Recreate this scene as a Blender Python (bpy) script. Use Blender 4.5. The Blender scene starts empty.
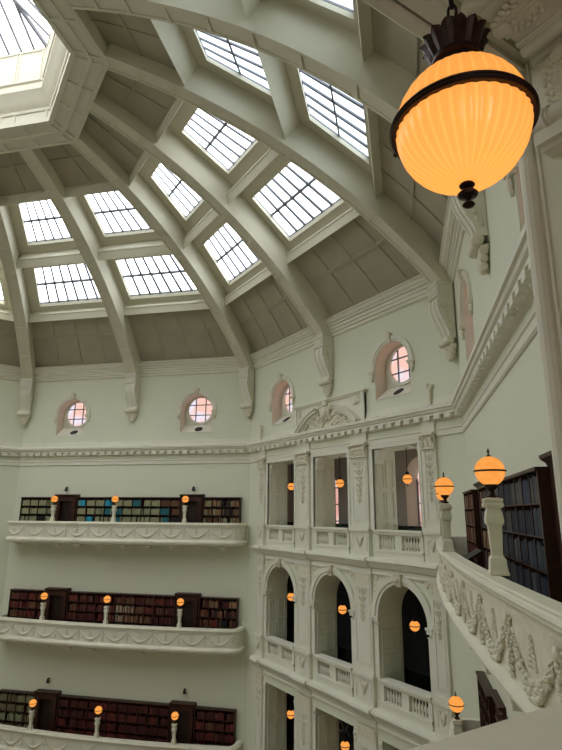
import bpy, bmesh, math, random
from mathutils import Vector, Matrix
from mathutils.geometry import tessellate_polygon
random.seed(7)
sin, cos, pi, sqrt, rad = math.sin, math.cos, math.pi, math.sqrt, math.radians
SC = bpy.context.scene
COL = SC.collection
ZE = 17.2                      # eye height above the reading-room floor; all z below are relative to the eye
AP = 17.37                     # apothem of the octagonal hall
T22 = math.tan(rad(22.5)); C22 = cos(rad(22.5))
HS = AP * T22                  # half width of one side
FA, FB, FC, FD = 135, 90, 45, 0
PB, WB = 3.97, 1.21            # arcade pitch, half opening

# ------------------------------------------------------------------ helpers
def F(th, a=AP):
    q = rad(th); n = (cos(q), sin(q)); r = (sin(q), -cos(q))
    def f(t, o, z):
        return (n[0]*(a-o) + r[0]*t, n[1]*(a-o) + r[1]*t, z)
    return f
ID = lambda x, y, z: (x, y, z)
def arc(cx, cz, r, a0, a1, n):
    return [(cx + r*cos(rad(a0+(a1-a0)*i/n)), cz + r*sin(rad(a0+(a1-a0)*i/n))) for i in range(n+1)]

class MB:
    def __init__(s, T=ID):
        s.v = []; s.f = []; s.m = []; s.T = T; s.mi = 0
    def P(s, p):
        s.v.append(s.T(*p)); return len(s.v)-1
    def face(s, ids):
        s.f.append(tuple(ids)); s.m.append(s.mi)
    def poly(s, pts):
        s.face([s.P(p) for p in pts])
    def box(s, a0, a1, b0, b1, c0, c1):
        k = [s.P((x, y, z)) for x in (a0, a1) for y in (b0, b1) for z in (c0, c1)]
        for q in ((0,1,3,2),(4,6,7,5),(0,4,5,1),(2,3,7,6),(0,2,6,4),(1,5,7,3)): s.face([k[i] for i in q])
    def loft(s, rings, caps=True, closed=True):
        """rings: lists of points of equal length"""
        R = [[s.P(p) for p in r] for r in rings]
        n = len(R[0])
        for a, b in zip(R, R[1:]):
            for i in range(n if closed else n-1):
                j = (i+1) % n
                s.face((a[i], a[j], b[j], b[i]))
        if caps:
            s.face(R[0][::-1]); s.face(R[-1])
    def lathe(s, prof, c=(0,0,0), n=16, flute=0, amp=0.0):
        rings = []
        for r, z in prof:
            ring = []
            for i in range(n):
                a = 2*pi*i/n
                rr = r*(1 - amp*(1-abs(sin(flute*a/2)))) if flute else r
                ring.append((c[0]+rr*cos(a), c[1]+rr*sin(a), c[2]+z))
            rings.append(ring)
        s.loft(rings)
    def square(s, prof, c=(0,0,0)):
        s.loft([[(c[0]+h*a, c[1]+h*b, c[2]+z) for a, b in ((-1,-1),(1,-1),(1,1),(-1,1))] for h, z in prof])
    def tube(s, path, r, n=8, closed=False):
        pts = [Vector(p) for p in path]; rings = []; N = len(pts); up = None
        for i, p in enumerate(pts):
            if closed: d = pts[(i+1) % N] - pts[i-1]
            else: d = pts[min(i+1, N-1)] - pts[max(i-1, 0)]
            d.normalize()
            if up is None:
                up = Vector((0,0,1)) if abs(d.z) < .9 else Vector((1,0,0))
            x = up - d*up.dot(d)
            x.normalize(); up = x
            y = d.cross(x)
            rr = r[i] if isinstance(r, (list, tuple)) else r
            rings.append([tuple(p + x*rr*cos(2*pi*k/n) + y*rr*sin(2*pi*k/n)) for k in range(n)])
        if closed: rings.append(rings[0]); s.loft(rings, caps=False)
        else: s.loft(rings)
    def blob(s, c, r, n=8, m=5, ang=0.0):
        """ellipsoid; r=(rx,ry,rz); ang turns it in the x-z plane"""
        ca, sa = cos(ang), sin(ang)
        def w(x, y, z): return (c[0]+x*ca-z*sa, c[1]+y, c[2]+x*sa+z*ca)
        top = s.P(w(0,0,r[2])); bot = s.P(w(0,0,-r[2])); R = []
        for j in range(1, m):
            b = pi*j/m
            R.append([s.P(w(r[0]*sin(b)*cos(2*pi*i/n), r[1]*sin(b)*sin(2*pi*i/n), r[2]*cos(b))) for i in range(n)])
        for i in range(n):
            k = (i+1) % n
            s.face((top, R[0][i], R[0][k])); s.face((bot, R[-1][k], R[-1][i]))
            for a, b in zip(R, R[1:]): s.face((a[i], b[i], b[k], a[k]))
    def prism(s, pts, lo, hi, holes=()):
        """pts (t,z) outline extruded over the middle coordinate lo..hi, with holes"""
        loops = [list(pts)] + [list(h) for h in holes]
        tri = tessellate_polygon([[Vector((x, y, 0)) for x, y in l] for l in loops])
        flat = [p for l in loops for p in l]
        A = [s.P((x, hi, y)) for x, y in flat]; B = [s.P((x, lo, y)) for x, y in flat]
        for a, b, c in tri:
            s.face((A[a], A[b], A[c])); s.face((B[c], B[b], B[a]))
        k = 0
        for l in loops:
            n = len(l)
            for i in range(n):
                j = (i+1) % n
                s.face((A[k+i], A[k+j], B[k+j], B[k+i]))
            k += n
    def run(s, prof, t0, t1):
        """profile (o,z) swept along t"""
        s.loft([[(t, o, z) for o, z in prof] for t in (t0, t1)])
    def ring8(s, prof, rot=0, a=AP):
        """profile (o,z) closed, swept round the octagon"""
        R = []
        for i in range(9):
            q = rad(22.5+45*i)
            R.append([((a-o)/C22*cos(q), (a-o)/C22*sin(q), z) for o, z in prof])
        s.loft(R, caps=False)

def obj(name, mb, mat, parent=None, local=False, sharp=35, normals=True):
    me = bpy.data.meshes.new(name)
    vs = [Vector(v) for v in mb.v]
    org = Vector((0,0,0))
    if not local:
        if parent is not None:
            r = parent
            while r.parent is not None: r = r.parent
            M = (Matrix.Translation(r.location) @ r.rotation_euler.to_matrix().to_4x4()).inverted()
            vs = [M @ v for v in vs]
        else:
            lo = [min(v[i] for v in vs) for i in range(3)]; hi = [max(v[i] for v in vs) for i in range(3)]
            org = Vector(((lo[0]+hi[0])/2, (lo[1]+hi[1])/2, lo[2]))
            vs = [v-org for v in vs]
    me.from_pydata([tuple(v) for v in vs], [], mb.f)
    mats = mat if isinstance(mat, (list, tuple)) else [mat]
    for m in mats: me.materials.append(m)
    me.polygons.foreach_set('material_index', mb.m)
    if normals:
        bm = bmesh.new(); bm.from_mesh(me)
        bmesh.ops.recalc_face_normals(bm, faces=bm.faces)
        bm.to_mesh(me); bm.free()
    if sharp:
        me.polygons.foreach_set('use_smooth', [True]*len(me.polygons))
        me.set_sharp_from_angle(angle=rad(sharp))
    me.update()
    o = bpy.data.objects.new(name, me); COL.objects.link(o)
    o.location = org
    if parent is not None: o.parent = parent
    return o
def tag(o, label=None, cat=None, group=None, kind=None):
    if label: o['label'] = label
    if cat: o['category'] = cat
    if group: o['group'] = group
    if kind: o['kind'] = kind
    return o
def thing(name, loc=(0,0,0), rz=0, label=None, cat=None, group=None, kind=None):
    o = bpy.data.objects.new(name, None); COL.objects.link(o)
    o.location = loc; o.rotation_euler = (0,0,rz); o.empty_display_size = .1
    return tag(o, label, cat, group, kind)
def struct(name, mb, mat, parent=None, **k):
    o = obj(name, mb, mat, parent, **k)
    if parent is None: o['kind'] = 'structure'
    return o
def dup(root, loc, rz, label=None, group=None):
    r = root.copy(); COL.objects.link(r); r.location = loc; r.rotation_euler = (0,0,rz)
    if label: r['label'] = label
    if group: r['group'] = group
    def rec(src, dst):
        for ch in list(src.children):
            c = ch.copy(); COL.objects.link(c); c.parent = dst; rec(ch, c)
    rec(root, r)
    return r

# ------------------------------------------------------------------ materials
def mat(name, col, rough=.6, metal=0, var=.06, scale=3.0, bump=0.0, bscale=40, spec=.3, coat=0):
    m = bpy.data.materials.new(name); m.use_nodes = True
    nt = m.node_tree; b = nt.nodes['Principled BSDF']
    b.inputs['Roughness'].default_value = rough; b.inputs['Metallic'].default_value = metal
    b.inputs['Specular IOR Level'].default_value = spec
    b.inputs['Coat Weight'].default_value = coat
    tc = nt.nodes.new('ShaderNodeTexCoord'); ns = nt.nodes.new('ShaderNodeTexNoise')
    ns.inputs['Scale'].default_value = scale; ns.inputs['Detail'].default_value = 4
    nt.links.new(tc.outputs['Object'], ns.inputs['Vector'])
    rp = nt.nodes.new('ShaderNodeValToRGB')
    rp.color_ramp.elements[0].position = .3; rp.color_ramp.elements[1].position = .7
    rp.color_ramp.elements[0].color = tuple(c*(1-var) for c in col)+(1,)
    rp.color_ramp.elements[1].color = tuple(min(1, c*(1+var)) for c in col)+(1,)
    nt.links.new(ns.outputs['Fac'], rp.inputs['Fac']); nt.links.new(rp.outputs['Color'], b.inputs['Base Color'])
    if bump:
        n2 = nt.nodes.new('ShaderNodeTexNoise'); n2.inputs['Scale'].default_value = bscale
        nt.links.new(tc.outputs['Object'], n2.inputs['Vector'])
        bp = nt.nodes.new('ShaderNodeBump'); bp.inputs['Strength'].default_value = bump; bp.inputs['Distance'].default_value = .01
        nt.links.new(n2.outputs['Fac'], bp.inputs['Height']); nt.links.new(bp.outputs['Normal'], b.inputs['Normal'])
    return m
def emit(name, col, st, var=0, scale=1.0, col2=None):
    m = bpy.data.materials.new(name); m.use_nodes = True; nt = m.node_tree
    nt.nodes.remove(nt.nodes['Principled BSDF'])
    e = nt.nodes.new('ShaderNodeEmission'); e.inputs['Strength'].default_value = st
    e.inputs['Color'].default_value = tuple(col)+(1,)
    if col2:
        tc = nt.nodes.new('ShaderNodeTexCoord'); ns = nt.nodes.new('ShaderNodeTexNoise')
        ns.inputs['Scale'].default_value = scale; ns.inputs['Detail'].default_value = 1
        nt.links.new(tc.outputs['Object'], ns.inputs['Vector'])
        rp = nt.nodes.new('ShaderNodeValToRGB')
        rp.color_ramp.elements[0].position = .42; rp.color_ramp.elements[1].position = .58
        rp.color_ramp.elements[0].color = tuple(col)+(1,); rp.color_ramp.elements[1].color = tuple(col2)+(1,)
        nt.links.new(ns.outputs['Fac'], rp.inputs['Fac']); nt.links.new(rp.outputs['Color'], e.inputs['Color'])
    nt.links.new(e.outputs['Emission'], nt.nodes['Material Output'].inputs['Surface'])
    return m
M = dict(
    wall=mat('wall_plaster', (.69,.70,.555), .75, var=.02, scale=.4, bump=.05, bscale=8),
    dimwall=mat('bounce_dimmed_wall', (.52,.49,.40), .8, var=.1, scale=2),  # darker tone for unseen walls, set to cut bounced light
    cream=mat('cream_plaster', (.72,.70,.585), .6, var=.03, scale=2),
    relief=mat('relief_plaster', (.70,.66,.52), .65, var=.09, scale=9),
    rib=mat('rib_plaster', (.66,.63,.50), .65, var=.03, scale=1.2),
    coffer=mat('coffer_felt', (.43,.395,.30), .85, var=.05, scale=1.0),
    coping=mat('stone_coping', (.72,.69,.55), .45, var=.05, scale=2.5),
    reveal=mat('gallery_paint', (.66,.64,.52), .6, var=.03, scale=2),
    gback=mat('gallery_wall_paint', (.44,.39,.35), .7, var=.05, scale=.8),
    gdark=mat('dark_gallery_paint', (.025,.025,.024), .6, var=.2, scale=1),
    gfloor=mat('gallery_floor', (.12,.09,.07), .5, var=.1, scale=3),
    hfloor=mat('hall_carpet', (.26,.20,.15), .9, var=.1, scale=3),
    wood=mat('dark_wood', (.040,.014,.008), .42, var=.3, scale=5),
    wood2=mat('shelf_wood', (.022,.012,.008), .5, var=.3, scale=5),
    iron=mat('window_iron', (.20,.21,.24), .5, var=.1),
    bronze=mat('bronze', (.030,.016,.012), .38, .6, var=.3, scale=30, bump=.2, bscale=120),
    black=mat('matt_black', (.012,.012,.013), .5, var=.1),
    letter=mat('sign_lettering', (.42,.42,.40), .6),
    pink=mat('pinklit_reveal_plaster', (.75,.64,.53), .7, var=.04, scale=2),  # pink glow of the outdoor light mixed into the plaster colour
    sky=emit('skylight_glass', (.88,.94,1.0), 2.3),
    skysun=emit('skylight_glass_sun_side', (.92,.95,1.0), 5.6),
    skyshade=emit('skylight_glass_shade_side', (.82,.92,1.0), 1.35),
    lantern=emit('lantern_glass', (.97,.98,1.0), 2.4),
    oculus=emit('oculus_glass', (1.0,.62,.52), .47, scale=.9, col2=(.90,.86,1.0)),
    pinkpane=emit('gallery_window_glass', (.80,.42,.36), .46, scale=1.1, col2=(.95,.72,.68)),
    fillp=emit('fill_window_glass', (.92,.90,.86), 2.4),  # bright panes of the added, unseen gallery windows
    globe=emit('lamp_globe', (1.0,.36,.065), .46, scale=14, col2=(1.0,.40,.085)),
)
def glass_mat():
    m = bpy.data.materials.new('barrier_glass'); m.use_nodes = True; nt = m.node_tree
    nt.nodes.remove(nt.nodes['Principled BSDF'])
    t = nt.nodes.new('ShaderNodeBsdfTransparent'); t.inputs['Color'].default_value = (.72,.80,.76,1)
    g = nt.nodes.new('ShaderNodeBsdfGlossy'); g.inputs['Roughness'].default_value = .05
    g.inputs['Color'].default_value = (.9,1,.97,1)
    x = nt.nodes.new('ShaderNodeMixShader'); fr = nt.nodes.new('ShaderNodeFresnel'); fr.inputs['IOR'].default_value = 1.5
    nt.links.new(fr.outputs['Fac'], x.inputs['Fac'])
    nt.links.new(t.outputs[0], x.inputs[1]); nt.links.new(g.outputs[0], x.inputs[2])
    nt.links.new(x.outputs[0], nt.nodes['Material Output'].inputs['Surface'])
    return m
M['glass'] = glass_mat()
def opal_mat():
    m = bpy.data.materials.new('opal_fluted_glass'); m.use_nodes = True; nt = m.node_tree
    nt.nodes.remove(nt.nodes['Principled BSDF'])
    t = nt.nodes.new('ShaderNodeBsdfTranslucent'); t.inputs['Color'].default_value = (1.0,.50,.13,1)
    tc = nt.nodes.new('ShaderNodeTexCoord'); sp = nt.nodes.new('ShaderNodeSeparateXYZ'); nt.links.new(tc.outputs['Object'], sp.inputs[0])
    def mth(op, a, b=None):
        n = nt.nodes.new('ShaderNodeMath'); n.operation = op
        for i, v in enumerate((a, b)):
            if v is None: continue
            if isinstance(v, (int, float)): n.inputs[i].default_value = v
            else: nt.links.new(v, n.inputs[i])
        return n.outputs[0]
    an = mth('ARCTAN2', sp.outputs[1], sp.outputs[0])           # the glass is thinner along the grooves between flutes
    gv = mth('POWER', mth('ABSOLUTE', mth('COSINE', mth('MULTIPLY', an, 18.0))), 9.0)
    mx = nt.nodes.new('ShaderNodeMix'); mx.data_type = 'RGBA'; nt.links.new(gv, mx.inputs[0])
    mx.inputs[6].default_value = (1.0,.52,.165,1); mx.inputs[7].default_value = (1.0,.62,.235,1)
    nt.links.new(mx.outputs[2], t.inputs['Color'])
    d = nt.nodes.new('ShaderNodeBsdfDiffuse'); d.inputs['Color'].default_value = (.8,.62,.4,1)
    g = nt.nodes.new('ShaderNodeBsdfGlossy'); g.inputs['Roughness'].default_value = .18
    x0 = nt.nodes.new('ShaderNodeMixShader'); x0.inputs['Fac'].default_value = .15
    x = nt.nodes.new('ShaderNodeMixShader'); x.inputs['Fac'].default_value = .06
    nt.links.new(t.outputs[0], x0.inputs[1]); nt.links.new(d.outputs[0], x0.inputs[2])
    nt.links.new(x0.outputs[0], x.inputs[1]); nt.links.new(g.outputs[0], x.inputs[2])
    nt.links.new(x.outputs[0], nt.nodes['Material Output'].inputs['Surface'])
    return m
M['opal'] = opal_mat()
BOOKCOL = dict(
    pale=(.30,.30,.17), pale2=(.25,.26,.15), olive=(.13,.12,.06), teal=(.02,.13,.15), cyan=(.03,.32,.46),
    brown=(.12,.055,.028), tan=(.27,.16,.08), red=(.13,.022,.016), maroon=(.055,.012,.011), cream=(.46,.40,.27),
    black=(.015,.014,.014), navy=(.017,.022,.038), slate=(.045,.055,.068), grey=(.085,.085,.08), blue=(.028,.042,.075), green=(.03,.07,.05))
for k, c in BOOKCOL.items(): M['bk_'+k] = mat('cloth_'+k, c, .6, var=.22, scale=14)

# ------------------------------------------------------------------ walls
def arch_hole(t0, t1, z0, zs, n=20):
    r = (t1-t0)/2; c = (t0+t1)/2
    return [(t0, z0), (t1, z0)] + arc(c, zs, r, 0, 180, n)
def rect(t0, t1, z0, z1): return [(t0,z0),(t1,z0),(t1,z1),(t0,z1)]
Z1, Z2, Z3 = -1.63, -6.77, -11.9                 # gallery floors
TOPL, SPR, LOWT = 2.44, -3.68, -7.75
NR, NZS, NSILL = .97, 5.60, 4.36                 # oculus niche
NICHES = (-3.98, 3.98)
def niche_holes(): return [arch_hole(c-NR, c+NR, NSILL, NZS) for c in NICHES]
WALLZ0, WALLZ1 = -ZE, 9.25
full = rect(-HS, HS, WALLZ0, WALLZ1)
def arcade_holes(bay1=None):
    hs = []
    for k in (-1, 0, 1):
        a, b, tp = k*PB-WB, k*PB+WB, TOPL
        if bay1 and k == -1: a, b, tp = bay1
        hs.append(rect(a, b, Z1, tp))
        hs.append(arch_hole(k*PB-WB, k*PB+WB, Z2, SPR))
        hs.append(rect(k*PB-WB, k*PB+WB, Z3, LOWT))
    return hs
WTH = 1.15
def wall(name, th, holes, depth):
    mb = MB(F(th)); mb.prism(full, -depth, 0, holes)
    return struct(name, mb, M['wall'], sharp=20)
W_A = wall('wall_left', FA, niche_holes(), .66)
W_B = wall('wall_back', FB, niche_holes()+arcade_holes(), WTH)
W_C = wall('wall_right', FC, niche_holes(), .66)
DB = (-5.42, -2.45, 2.74)
W_D = wall('wall_front', FD, arcade_holes(DB), WTH)
for nm, th in (('wall_west',180),('wall_southwest',225),('wall_south',270),('wall_southeast',315)):
    W_ = wall(nm, th, [], .4)
    if th != 180: W_.data.materials[0] = M['dimwall']  # out-of-view walls darkened so less light bounces low down
mb = MB(); mb.lathe([(20,-.2),(20,0)], (0,0,-ZE), 8); struct('floor', mb, M['hfloor'])

# ------------------------------------------------------------------ oculus windows
wn = [0]
def oculus(th, c):
    wn[0] += 1; T = F(th)
    bx, by, bz = T(c, -.3, NSILL)
    w = thing('window_%d' % wn[0], (bx, by, bz), 0, kind='structure')
    # surround moulding with keystone and imposts
    mb = MB(T); n = 24
    for r0, r1, o in ((NR+.0, NR+.11, .05), (NR+.09, NR+.23, .09)):
        a0 = arc(c, NZS, r0, 0, 180, n); a1 = arc(c, NZS, r1, 0, 180, n)
        mb.loft([[(p[0],-.01,p[1]),(p[0],o,p[1]),(q[0],o,q[1]),(q[0],-.01,q[1])] for p, q in zip(a0, a1)])
    obj('surround', mb, M['cream'], w)
    mb = MB(T); mb.loft([[(c-.10*k, 0, z),(c+.10*k, 0, z),(c+.10*k, o, z),(c-.10*k, o, z)] for z, k, o in ((6.52,.8,.10),(6.66,1,.16),(6.86,1.2,.2),(6.9,1.4,.2))])
    mb.blob((c,.15,6.93),(.07,.07,.06)); obj('keystone', mb, M['relief'], w)
    for s in (-1, 1):
        mb = MB(T); e = c+s*(NR+.10)
        mb.box(e-.17, e+.17, -.05, .12, NZS-.07, NZS); mb.box(e-.14, e+.14, -.05, .09, NZS-.15, NZS-.07)
        mb.blob((c+s*(NR+.14), .05, NZS-.27),(.10,.07,.13)); mb.blob((c+s*(NR+.12), .04, NZS-.42),(.06,.05,.07))
        obj('impost', mb, M['relief'], w)
    # niche lining; warm light from outside is painted into its pink
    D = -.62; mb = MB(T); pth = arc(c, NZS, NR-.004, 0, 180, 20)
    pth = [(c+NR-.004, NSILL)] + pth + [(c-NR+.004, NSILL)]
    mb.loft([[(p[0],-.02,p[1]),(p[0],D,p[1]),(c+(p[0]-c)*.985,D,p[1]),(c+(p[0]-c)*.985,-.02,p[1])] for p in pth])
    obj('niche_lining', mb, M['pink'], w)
    mb = MB(T); zc, R = 5.76, .80
    mb.prism(arch_hole(c-NR, c+NR, NSILL, NZS), D-.06, D, [arc(c, zc, R, 0, 360, 32)[:-1]])
    obj('niche_back', mb, M['cream'], w)
    mb = MB(T); mb.loft([[(t, -.0, NSILL-.02),(t, -.0, NSILL+.01),(t, D+.02, 4.88),(t, D+.02, NSILL-.02)] for t in (c-NR+.02, c+NR-.02)])
    obj('sloping_sill', mb, M['cream'], w)
    mb = MB(T); k0 = [(c+.08+.24*cos(a*pi/8), -.24-.17*sin(a*pi/8), NSILL+.225+.146*sin(a*pi/8)) for a in range(16)]
    mb.loft([k0, [(x, o-.0, z-.05) for x, o, z in k0]]); mb.v = mb.v
    obj('vent', mb, M['black'], w)
    mb = MB(T)
    a0, a1 = arc(c, zc, R+.07, 0, 360, 32), arc(c, zc, R-.07, 0, 360, 32)
    mb.loft([[(p[0],D,p[1]),(p[0],D+.06,p[1]),(q[0],D+.03,q[1]),(q[0],D-.10,q[1])] for p, q in zip(a0, a1)], caps=False)
    obj('window_frame', mb, M['cream'], w)
    mb = MB(T); mb.prism(arc(c, zc, R-.02, 0, 360, 32)[:-1], D-.12, D-.08)
    obj('pane', mb, M['oculus'], w, sharp=0)
    mb = MB(T); h = sqrt((R-.03)**2-.3**2)
    for s in (-.3, .3):
        mb.box(c+s-.025, c+s+.025, D-.085, D-.03, zc-h, zc+h); mb.box(c-h, c+h, D-.085, D-.03, zc+s-.025, zc+s+.025)
    obj('glazing_bars', mb, M['iron'], w)
for th in (FA, FB, FC):
    for c in NICHES: oculus(th, c)

# ------------------------------------------------------------------ cornices
mb = MB()
mb.ring8([(-.01,3.95),(.03,3.95),(.05,3.72),(.30,3.62),(.36,3.60),(.36,3.50),(.31,3.47),(.29,3.40),(.24,3.36),(.24,3.30),(.12,3.28),(.12,3.17),(.05,3.12),(-.01,3.10)])
for i in range(8):
    T = F(45*i); mb.T = T
    n = 30
    for k in range(n):
        t = -HS+.2+(2*HS-.4)*(k+.5)/n
        mb.box(t-.13, t+.13, .10, .26, 3.15, 3.31)
mb.T = ID
struct('trim_1', mb, M['cream'], sharp=30)
mb = MB(); mb.ring8([(-.01,2.88),(.05,2.86),(.07,2.82),(.04,2.79),(.04,2.64),(.06,2.62),(.03,2.58),(-.01,2.57)])
struct('trim_2', mb, M['cream'], sharp=30)
mb = MB()
mb.ring8([(o_, 7.74+(z_-7.76)*.72) for o_, z_ in [(-.01,9.0),(.30,9.0),(.46,8.86),(.47,8.78),(.40,8.72),(.36,8.58),(.28,8.50),(.28,8.42),(.20,8.38),(.20,8.22),(.15,8.18),(.15,8.02),(.09,7.98),(.09,7.86),(.04,7.78),(-.01,7.76)]])
struct('trim_3', mb, M['cream'], sharp=30)

# ------------------------------------------------------------------ dome
ZC, RS, RSH = -5.5, 21.5, 22.62
def dz(d, R): return ZC + sqrt(R*R - d*d)
def dome_pt(d, z): return (d, z)
def RZ(d): return 22.40 if d > 15.0 else (22.05 if d < 8.5 else RSH)
rows = [17.42, 16.6, 15.8, 15.0, 14.72, 14.1, 13.4, 12.76, 12.3, 11.62, 10.9, 10.2, 9.42, 8.9, 8.5, 7.6, 6.7, 5.7]
SK = ((14.72, 12.76, 1.02), (11.62, 9.42, .95))
def half_bays():
    for i in range(8):
        for s in (-1, 1): yield 45*i, s
mb = MB()
for th, s in half_bays():
    T = F(th, 0)
    P_ = lambda d, t, R=RSH, T=T, s=s: T(s*t, -d, dz(d, R))
    mb.T = ID
    for a, b in zip(rows, rows[1:]):
        P_ = lambda d, t, R=RZ((a+b)/2), T=T, s=s: T(s*t, -d, dz(d, R))
        sk = next((k for k in SK if k[0]+.01 >= a and b >= k[1]-.01), None)
        ta, tb = a*T22, b*T22
        mb.mi = 1 if (a > 15.01 and True) or b < 8.49 else 0
        if sk:
            for l0, l1, r0, r1 in ((0,0,.70,.70),(a*T22-sk[2], b*T22-sk[2], ta, tb)):
                mb.poly([P_(a,l0),P_(a,r0),P_(b,r1),P_(b,l1)])
        else: mb.poly([P_(a,0),P_(a,ta),P_(b,tb),P_(b,0)])
    # battens on the grey coffers
    mb.mi = 1
    def batten(d0, t0, d1, t1, w=.045, n=4):
        rings = []; RR = RZ((d0+d1)/2)
        for i in range(n+1):
            u = i/n; d = d0+(d1-d0)*u; t = t0+(t1-t0)*u
            L = sqrt((d1-d0)**2*2.2+(t1-t0)**2); ed, et = (t1-t0)/L*w, -(d1-d0)/L*w
            rings.append([P_(d-ed,t-et,RR),P_(d-ed,t-et,RR-.05),P_(d+ed,t+et,RR-.05),P_(d+ed,t+et,RR)])
        mb.loft(rings)
    hw = lambda d: d*T22-.35
    batten(16.05, .35, 16.05, hw(16.05))
    for u in (.25,.5,.75): batten(17.2, .35+u*(hw(17.2)-.35), 15.05, .35+u*(hw(15.05)-.35))
    batten(7.15, .35, 7.15, hw(7.15))
    batten(8.4, .35+.5*(hw(8.4)-.35), 6.0, .35+.5*(hw(6.0)-.35))
mb.T = ID; mb.mi = 0
CE = struct('ceiling', mb, [M['rib'], M['coffer']], sharp=15, normals=False)
# skylight windows
for th, s in half_bays():
    T = F(th, 0)
    for (d0, d1, e), ncol in zip(SK, (7, 6)):
        wn[0] += 1
        def Q(d, t, R, T=T, s=s): return T(s*t, -d, dz(d, R))
        def edge(u, d): return .70 + u*(d*T22-e-.70)
        def L(u, v, R):          # straight (flat) glazing between the two edges
            a = Vector(Q(d0, edge(u,d0), R)); b = Vector(Q(d1, edge(u,d1), R)); return tuple(a.lerp(b, v))
        w = thing('window_%d' % wn[0], L(.5, 0, RSH), 0, kind='structure')
        mb = MB(); G = RSH+.16
        mb.loft([[L(0,0,G),L(1,0,G),L(1,1,G),L(0,1,G)],[L(0,0,G+.04),L(1,0,G+.04),L(1,1,G+.04),L(0,1,G+.04)]])
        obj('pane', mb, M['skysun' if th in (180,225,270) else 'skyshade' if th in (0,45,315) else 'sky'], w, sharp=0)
        mb = MB()     # frame: reveal lining plus raised edge
        for (u0,v0),(u1,v1) in (((0,0),(1,0)),((1,0),(1,1)),((1,1),(0,1)),((0,1),(0,0))):
            cu, cv = .5, .5
            def ins(u, v, k): return (u+(cu-u)*k, v+(cv-v)*k)
            a0, a1 = ins(u0,v0,-.035), ins(u1,v1,-.035); b0, b1 = ins(u0,v0,.02), ins(u1,v1,.02)
            mb.loft([[L(*a0,RSH-.06),L(*a0,G),L(*b0,G),L(*b0,RSH-.06)],[L(*a1,RSH-.06),L(*a1,G),L(*b1,G),L(*b1,RSH-.06)]])
        obj('window_frame', mb, M['rib'], w)
        mb = MB()
        def bar(u0, v0, u1, v1, du, dv):
            mb.loft([[L(u0-du,v0-dv,G-.07),L(u0-du,v0-dv,G-.004),L(u0+du,v0+dv,G-.004),L(u0+du,v0+dv,G-.07)],
                     [L(u1-du,v1-dv,G-.07),L(u1-du,v1-dv,G-.004),L(u1+du,v1+dv,G-.004),L(u1+du,v1+dv,G-.07)]])
        for k in range(ncol+1): bar(k/ncol, 0, k/ncol, 1, .0125, 0)
        for v in (.0, .5, 1): bar(0, v, 1, v, 0, .015)
        obj('glazing_bars', mb, M['iron'], w)
# purlins
PUR = (((14.85,10.74),(14.78,11.19)), ((11.86,12.70),(11.75,13.18)), ((8.56,14.34),(8.48,14.80)))
tn = [3]
for bq, tq in PUR:
    mb = MB()
    def outw(p, k):
        v = Vector((p[0], p[1]-ZC)); L_ = v.length; v *= (L_+k)/L_; return (v.x, v.y+ZC)
    for i in range(8):
        T = F(45*i, 0)
        b2, t2 = outw(bq, RSH+.1-Vector((bq[0],bq[1]-ZC)).length), outw(tq, RSH+.1-Vector((tq[0],tq[1]-ZC)).length)
        fb = (bq[0]+.03, bq[1]+.06); f2 = (tq[0]+.03, tq[1]-.06)
        prof = [bq, (tq[0]+.03, tq[1]-.07), (tq[0], tq[1]-.05), tq, t2, b2]
        mb.loft([[T(s*d*T22, -d, z) for d, z in prof] for s in (-1, 1)])
    tn[0] += 1; struct('trim_%d' % tn[0], mb, M['rib'], sharp=25)
# ribs
def rib(az):
    corner = (round(az/22.5) % 2 == 1); k = 1/C22 if corner else 1
    q = rad(az); n = (cos(q), sin(q)); r = (sin(q), -cos(q)); hw = .32
    def W(d, t, z): return (n[0]*d*k+r[0]*t, n[1]*d*k+r[1]*t, z)
    ds = [16.80-(16.80-5.9)*i/36 for i in range(37)]
    mb = MB(); rings = []
    for d in ds:
        v = Vector((d, dz(d, RS)-ZC)); v2 = v*((RSH+.05)/RS)
        d2, z2 = (v2.x, v2.y+ZC)
        if d2 > 17.36: z2 = dz(17.36, RSH+.05) - (d2-17.36)*1.2; d2 = 17.36
        rings.append([W(d,-hw,dz(d,RS)),W(d,hw,dz(d,RS)),W(d2,hw,z2),W(d2,-hw,z2)])
    d = 16.80
    rings.insert(0, [W(d,-hw,7.80),W(d,hw,7.80),W(17.36,hw,7.80),W(17.36,-hw,7.80)])
    mb.loft(rings)
    R2 = RS-.035                                      # raised fillets and cross bands of the soffit
    for e in (-1, 1):
        mb.loft([[W(d,e*hw,dz(d,RS)),W(d,e*(hw-.09),dz(d,RS)),W(d,e*(hw-.09),dz(d,R2)),W(d,e*hw,dz(d,R2))] for d in ds])
    for d in (15.9, 14.6, 13.2, 11.9, 10.6, 9.3, 8.0, 6.9):
        mb.loft([[W(x,-hw+.09,dz(x,RS)),W(x,hw-.09,dz(x,RS)),W(x,hw-.09,dz(x,R2)),W(x,-hw+.09,dz(x,R2))] for x in (d-.07, d+.07)])
    tn[0] += 1
    return struct('trim_%d' % tn[0], mb, M['rib'], sharp=30)
for i in range(16): rib(22.5*i)
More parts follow.
